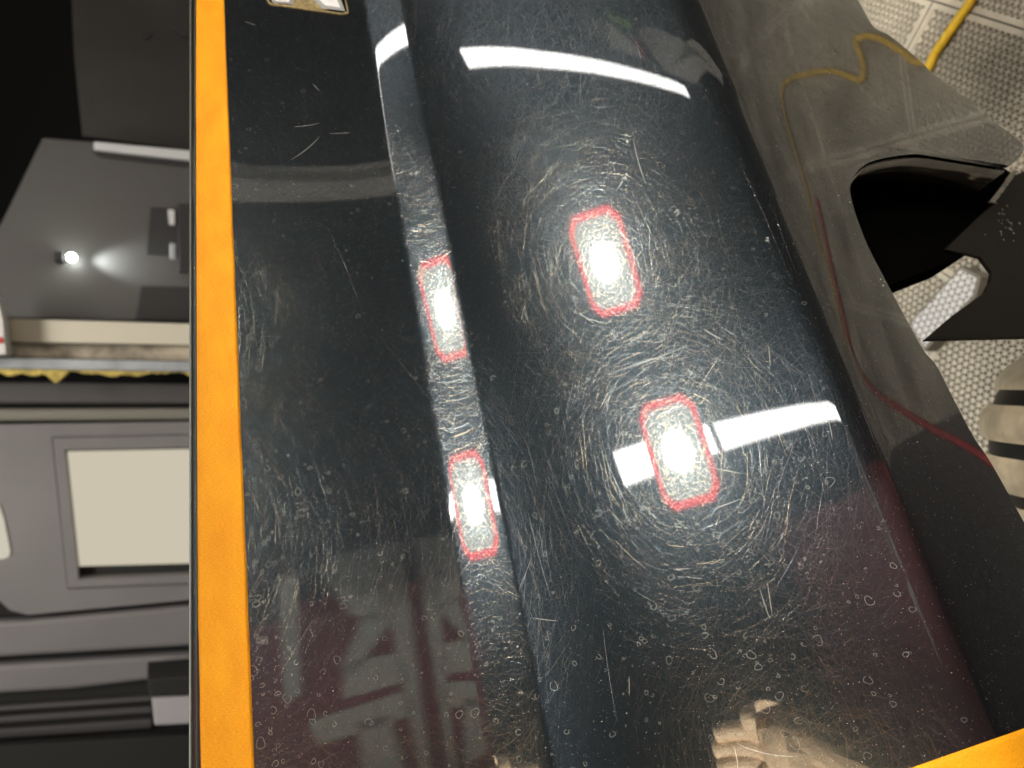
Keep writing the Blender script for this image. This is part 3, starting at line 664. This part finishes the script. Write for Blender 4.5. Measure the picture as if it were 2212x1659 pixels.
slab('rib', [(-260, 1452), (820, 1388), (820, 1440), (320, 1470), (150, 1490), (-260, 1515)], 2.50, .05, m_lav, gd, .014)
for y0, hgt in ((1522, 12), (1545, 14), (1572, 20)):
    slab('rib', [(-260, y0+22), (330, y0-18), (330, y0-18+hgt), (-260, y0+22+hgt)], 2.52, .03, m_lavd, gd, .006)
slab('black_crate', [(318, 1468), (780, 1430), (780, 1486), (324, 1506)], 2.3, .15, m_cupd, None, .004, 'black crate on top of the white box at bottom left', 'crate')
slab('white_box', [(328, 1508), (780, 1488), (780, 1545), (334, 1568)], 2.3, .15, mat('pale_grey_box', (.42, .40, .42), .5), None, .006, 'pale box low at the left beside the orange tape', 'box')
slab('rubber_mat', [(-260, 1625), (200, 1600), (820, 1560), (820, 1900), (-260, 1900)], 2.40, .03, mat('dark_rubber', (.018, .017, .016), .8), None, .004, 'black rubber sheet below the ribbed garage door', 'rubber sheet')

# ------------------------------------------------------------------ things seen only as reflections
def qbox(name, q0, q1, z0, z1, w0_, w1_, m, label, cat, bev=.01):
    P = [W(a, z0-CH, b) for a, b in ((q0, w0_), (q1, w0_), (q1, w1_), (q0, w1_))]; o = prism(name, P, (0, 0, z1-z0), m, None, bev)
    return tag(o, label, cat)
m_mar = mat('maroon_paint', (.65, .12, .10), .35)
tc_ = empty('tool_cabinet', tuple(W(2.0, -1., .2))); tag(tc_, 'dark red tool cabinet mirrored near the crease of the panel', 'tool cabinet')
def cpart(name, q0, q1, z0, z1, w0_, w1_, m):
    P = [W(a, z0-CH, b) for a, b in ((q0, w0_), (q1, w0_), (q1, w1_), (q0, w1_))]; return prism(name, P, (0, 0, z1-z0), m, tc_, .006)
cpart('body', 2.0, 2.5, .05, 1.22, -.16, .52, m_mar)
m_brick = mat('brick_red_paint', (.90, .24, .15), .4)
for i in range(5): cpart('drawer', 1.985, 2.0, .1+i*.22, .29+i*.22, -.13, .36, m_brick); cpart('handle', 1.965, 1.984, .24+i*.22, .26+i*.22, -.05, .42, m_al)
# striped maroon banner behind the photographer
bn = empty('banner', tuple(W(1.9, -.6, -.3))); tag(bn, 'maroon hanging cloth with broad grey strokes mirrored in the flat upper face', 'banner')
def bpoly(name, pts, q, th, m): return prism(name, [W(q, z-CH, w) for w, z in pts], WD(th, 0., 0.), m, bn)
bpoly('cloth', [(-.75, .3), (.42, .3), (.42, 1.9), (-.75, 1.9)], 1.75, .01, mat('maroon_cloth', (.26, .08, .09), .8))
m_gs = mat('grey_print', (.6, .62, .56), .8)
def on_banner(px, py, q=1.735):
    s0, w0 = hit(px, py); P, n = surf(s0, w0); v = np.array(P)-np.array([0, 0, CH]); v /= np.linalg.norm(v); r = v-2*(v@n)*n
    qq = P[0]*dy-P[1]*dx; k = (q-qq)/(r[0]*dy-r[1]*dx); p = P+r*k; return (p[0]*dx+p[1]*dy, p[2])
for pix in ([(680, 1235), (735, 1195), (890, 1165), (905, 1210), (820, 1245), (790, 1290)], [(690, 1235), (770, 1240), (850, 1290), (845, 1345), (760, 1330)], [(790, 1320), (850, 1330), (790, 1420), (770, 1460), (735, 1440)],
            [(745, 1430), (860, 1410), (885, 1470), (740, 1510)], [(665, 1560), (880, 1490), (905, 1540), (690, 1610)], [(770, 1560), (840, 1545), (880, 1680), (790, 1680)], [(900, 1200), (940, 1200), (985, 1680), (930, 1680)],
            [(600, 1250), (640, 1240), (650, 1500), (615, 1520)]):
    bpoly('print', [on_banner(*p) for p in pix], 1.735, .008, m_gs)
# pale case and clutter hanging under the long strip light
m_pale = mat('pale_box', (.82, .80, .76), .5)
def far(name, pix, L, th, m, label=None, cat=None, parent=None):
    P = [along(x, y, L) for x, y in pix]; v = sum((p for p in P), Vector())/len(P); v = (v-Vector(W(-.3, -.3, .45))).normalized()
    o = prism(name, P, v*th, m, parent, 0); return tag(o, label, cat) if label else o
c1 = far('plastic_case', [(1242, 28), (1275, 22), (1330, 60), (1395, 118), (1392, 132), (1330, 105), (1280, 75)], 2.6, .1, m_pale, 'pale wedge-shaped case with a red latch, mirrored at the top of the panel', 'case')
far('latch', [(1364, 84), (1378, 84), (1400, 122), (1390, 126)], 2.58, .03, m_red, parent=c1)
far('long_case', [(1372, 64), (1405, 58), (1480, 95), (1560, 160), (1562, 184), (1500, 182), (1440, 158)], 2.7, .1, m_pale, 'long pale case beside the wedge-shaped one, mirrored near the arc of light', 'case')
far('green_bottle', [(1302, 32), (1316, 28), (1366, 52), (1362, 62)], 2.5, .04, mat('green_plastic', (.35, .85, .05), .4), 'thin bright green bottle above the wedge-shaped case', 'bottle')
# the hand that holds the phone: forearm, palm, four fingers and a thumb as one skinned body
def hand():
    m = mat('skin', (.80, .60, .40), .5, noise=(80, .08, I3)); me = bpy.data.meshes.new('hand'); V, E, Rr = [], [], []
    def add(p, r, par=None):
        V.append(C2W(np.array(p)+np.array([-.012, .044, .158]))+np.array([0, 0, CH])); Rr.append(r*1.65)
        if par is not None: E.append((par, len(V)-1))
        return len(V)-1
    wr = add((.078, -.074, .034), .027); el = add((.125, -.084, .058), .031, wr); e2 = add((.17, -.115, .09), .032, el); add((.26, -.19, .16), .034, e2)
    pm = add((.035, -.076, .034), .030, wr)
    for y, z, ln, r in ((-.052, .026, .085, .0092), (-.068, .036, .098, .0098), (-.086, .042, .092, .0092), (-.103, .042, .074, .0082)):
        k = add((-.002, y, z), .0125, pm); a = add((-.035, y+.000, z+.004), r*.88, k); b = add((-.035-ln*.4, y-.008, z-.006), r*.80, a); add((-.035-ln*.66, y-.018, z-.014), r*.70, b)
    t = add((.02, -.052, .016), .015, pm); t2_ = add((-.012, -.044, .006), .0115, t); add((-.038, -.050, .002), .0095, t2_)
    me.from_pydata([tuple(v) for v in V], E, []); o = bpy.data.objects.new('person', me); COL.objects.link(o)
    sk = o.modifiers.new('skin', 'SKIN'); sub = o.modifiers.new('sub', 'SUBSURF'); sub.levels = sub.render_levels = 2
    for i, r in enumerate(Rr): me.skin_vertices[0].data[i].radius = (r, r)
    me.skin_vertices[0].data[0].use_root = True; me.materials.append(m)
    l = bpy.data.lights.new('hand_fill_beam', 'SPOT'); l.energy = 260; l.spot_size = math.radians(58); l.spot_blend = .6; l.shadow_soft_size = .02; l.color = (1, .93, .8)  # added fill spot, kept out of view, to brighten the mirrored hand
    c = Vector(W(-.45, -.08, -.66)); tt = empty('fill_spot', c); tag(tt, 'small fill light added outside the picture to brighten the mirrored hand', 'fill_spot'); lo_ = bpy.data.objects.new('fill_beam', l); COL.objects.link(lo_); lo_.parent = tt
    dd = (Vector(W(.07, -.13, -.09))+Vector(C2W(np.array([-.034, .032, .158])))-c).normalized(); lo_.rotation_euler = dd.to_track_quat('-Z', 'Y').to_euler(); tube('barrel', [c-dd*.10, c-dd*.012], .016, m_blk, tt)
    tube('stand', [c-dd*.06, Vector((c.x-dd.x*.06, c.y-dd.y*.06, 0))], .006, m_blk, tt)
    return tag(o, 'bare hand and forearm of the photographer mirrored at the bottom of the panel', 'person')
hand()
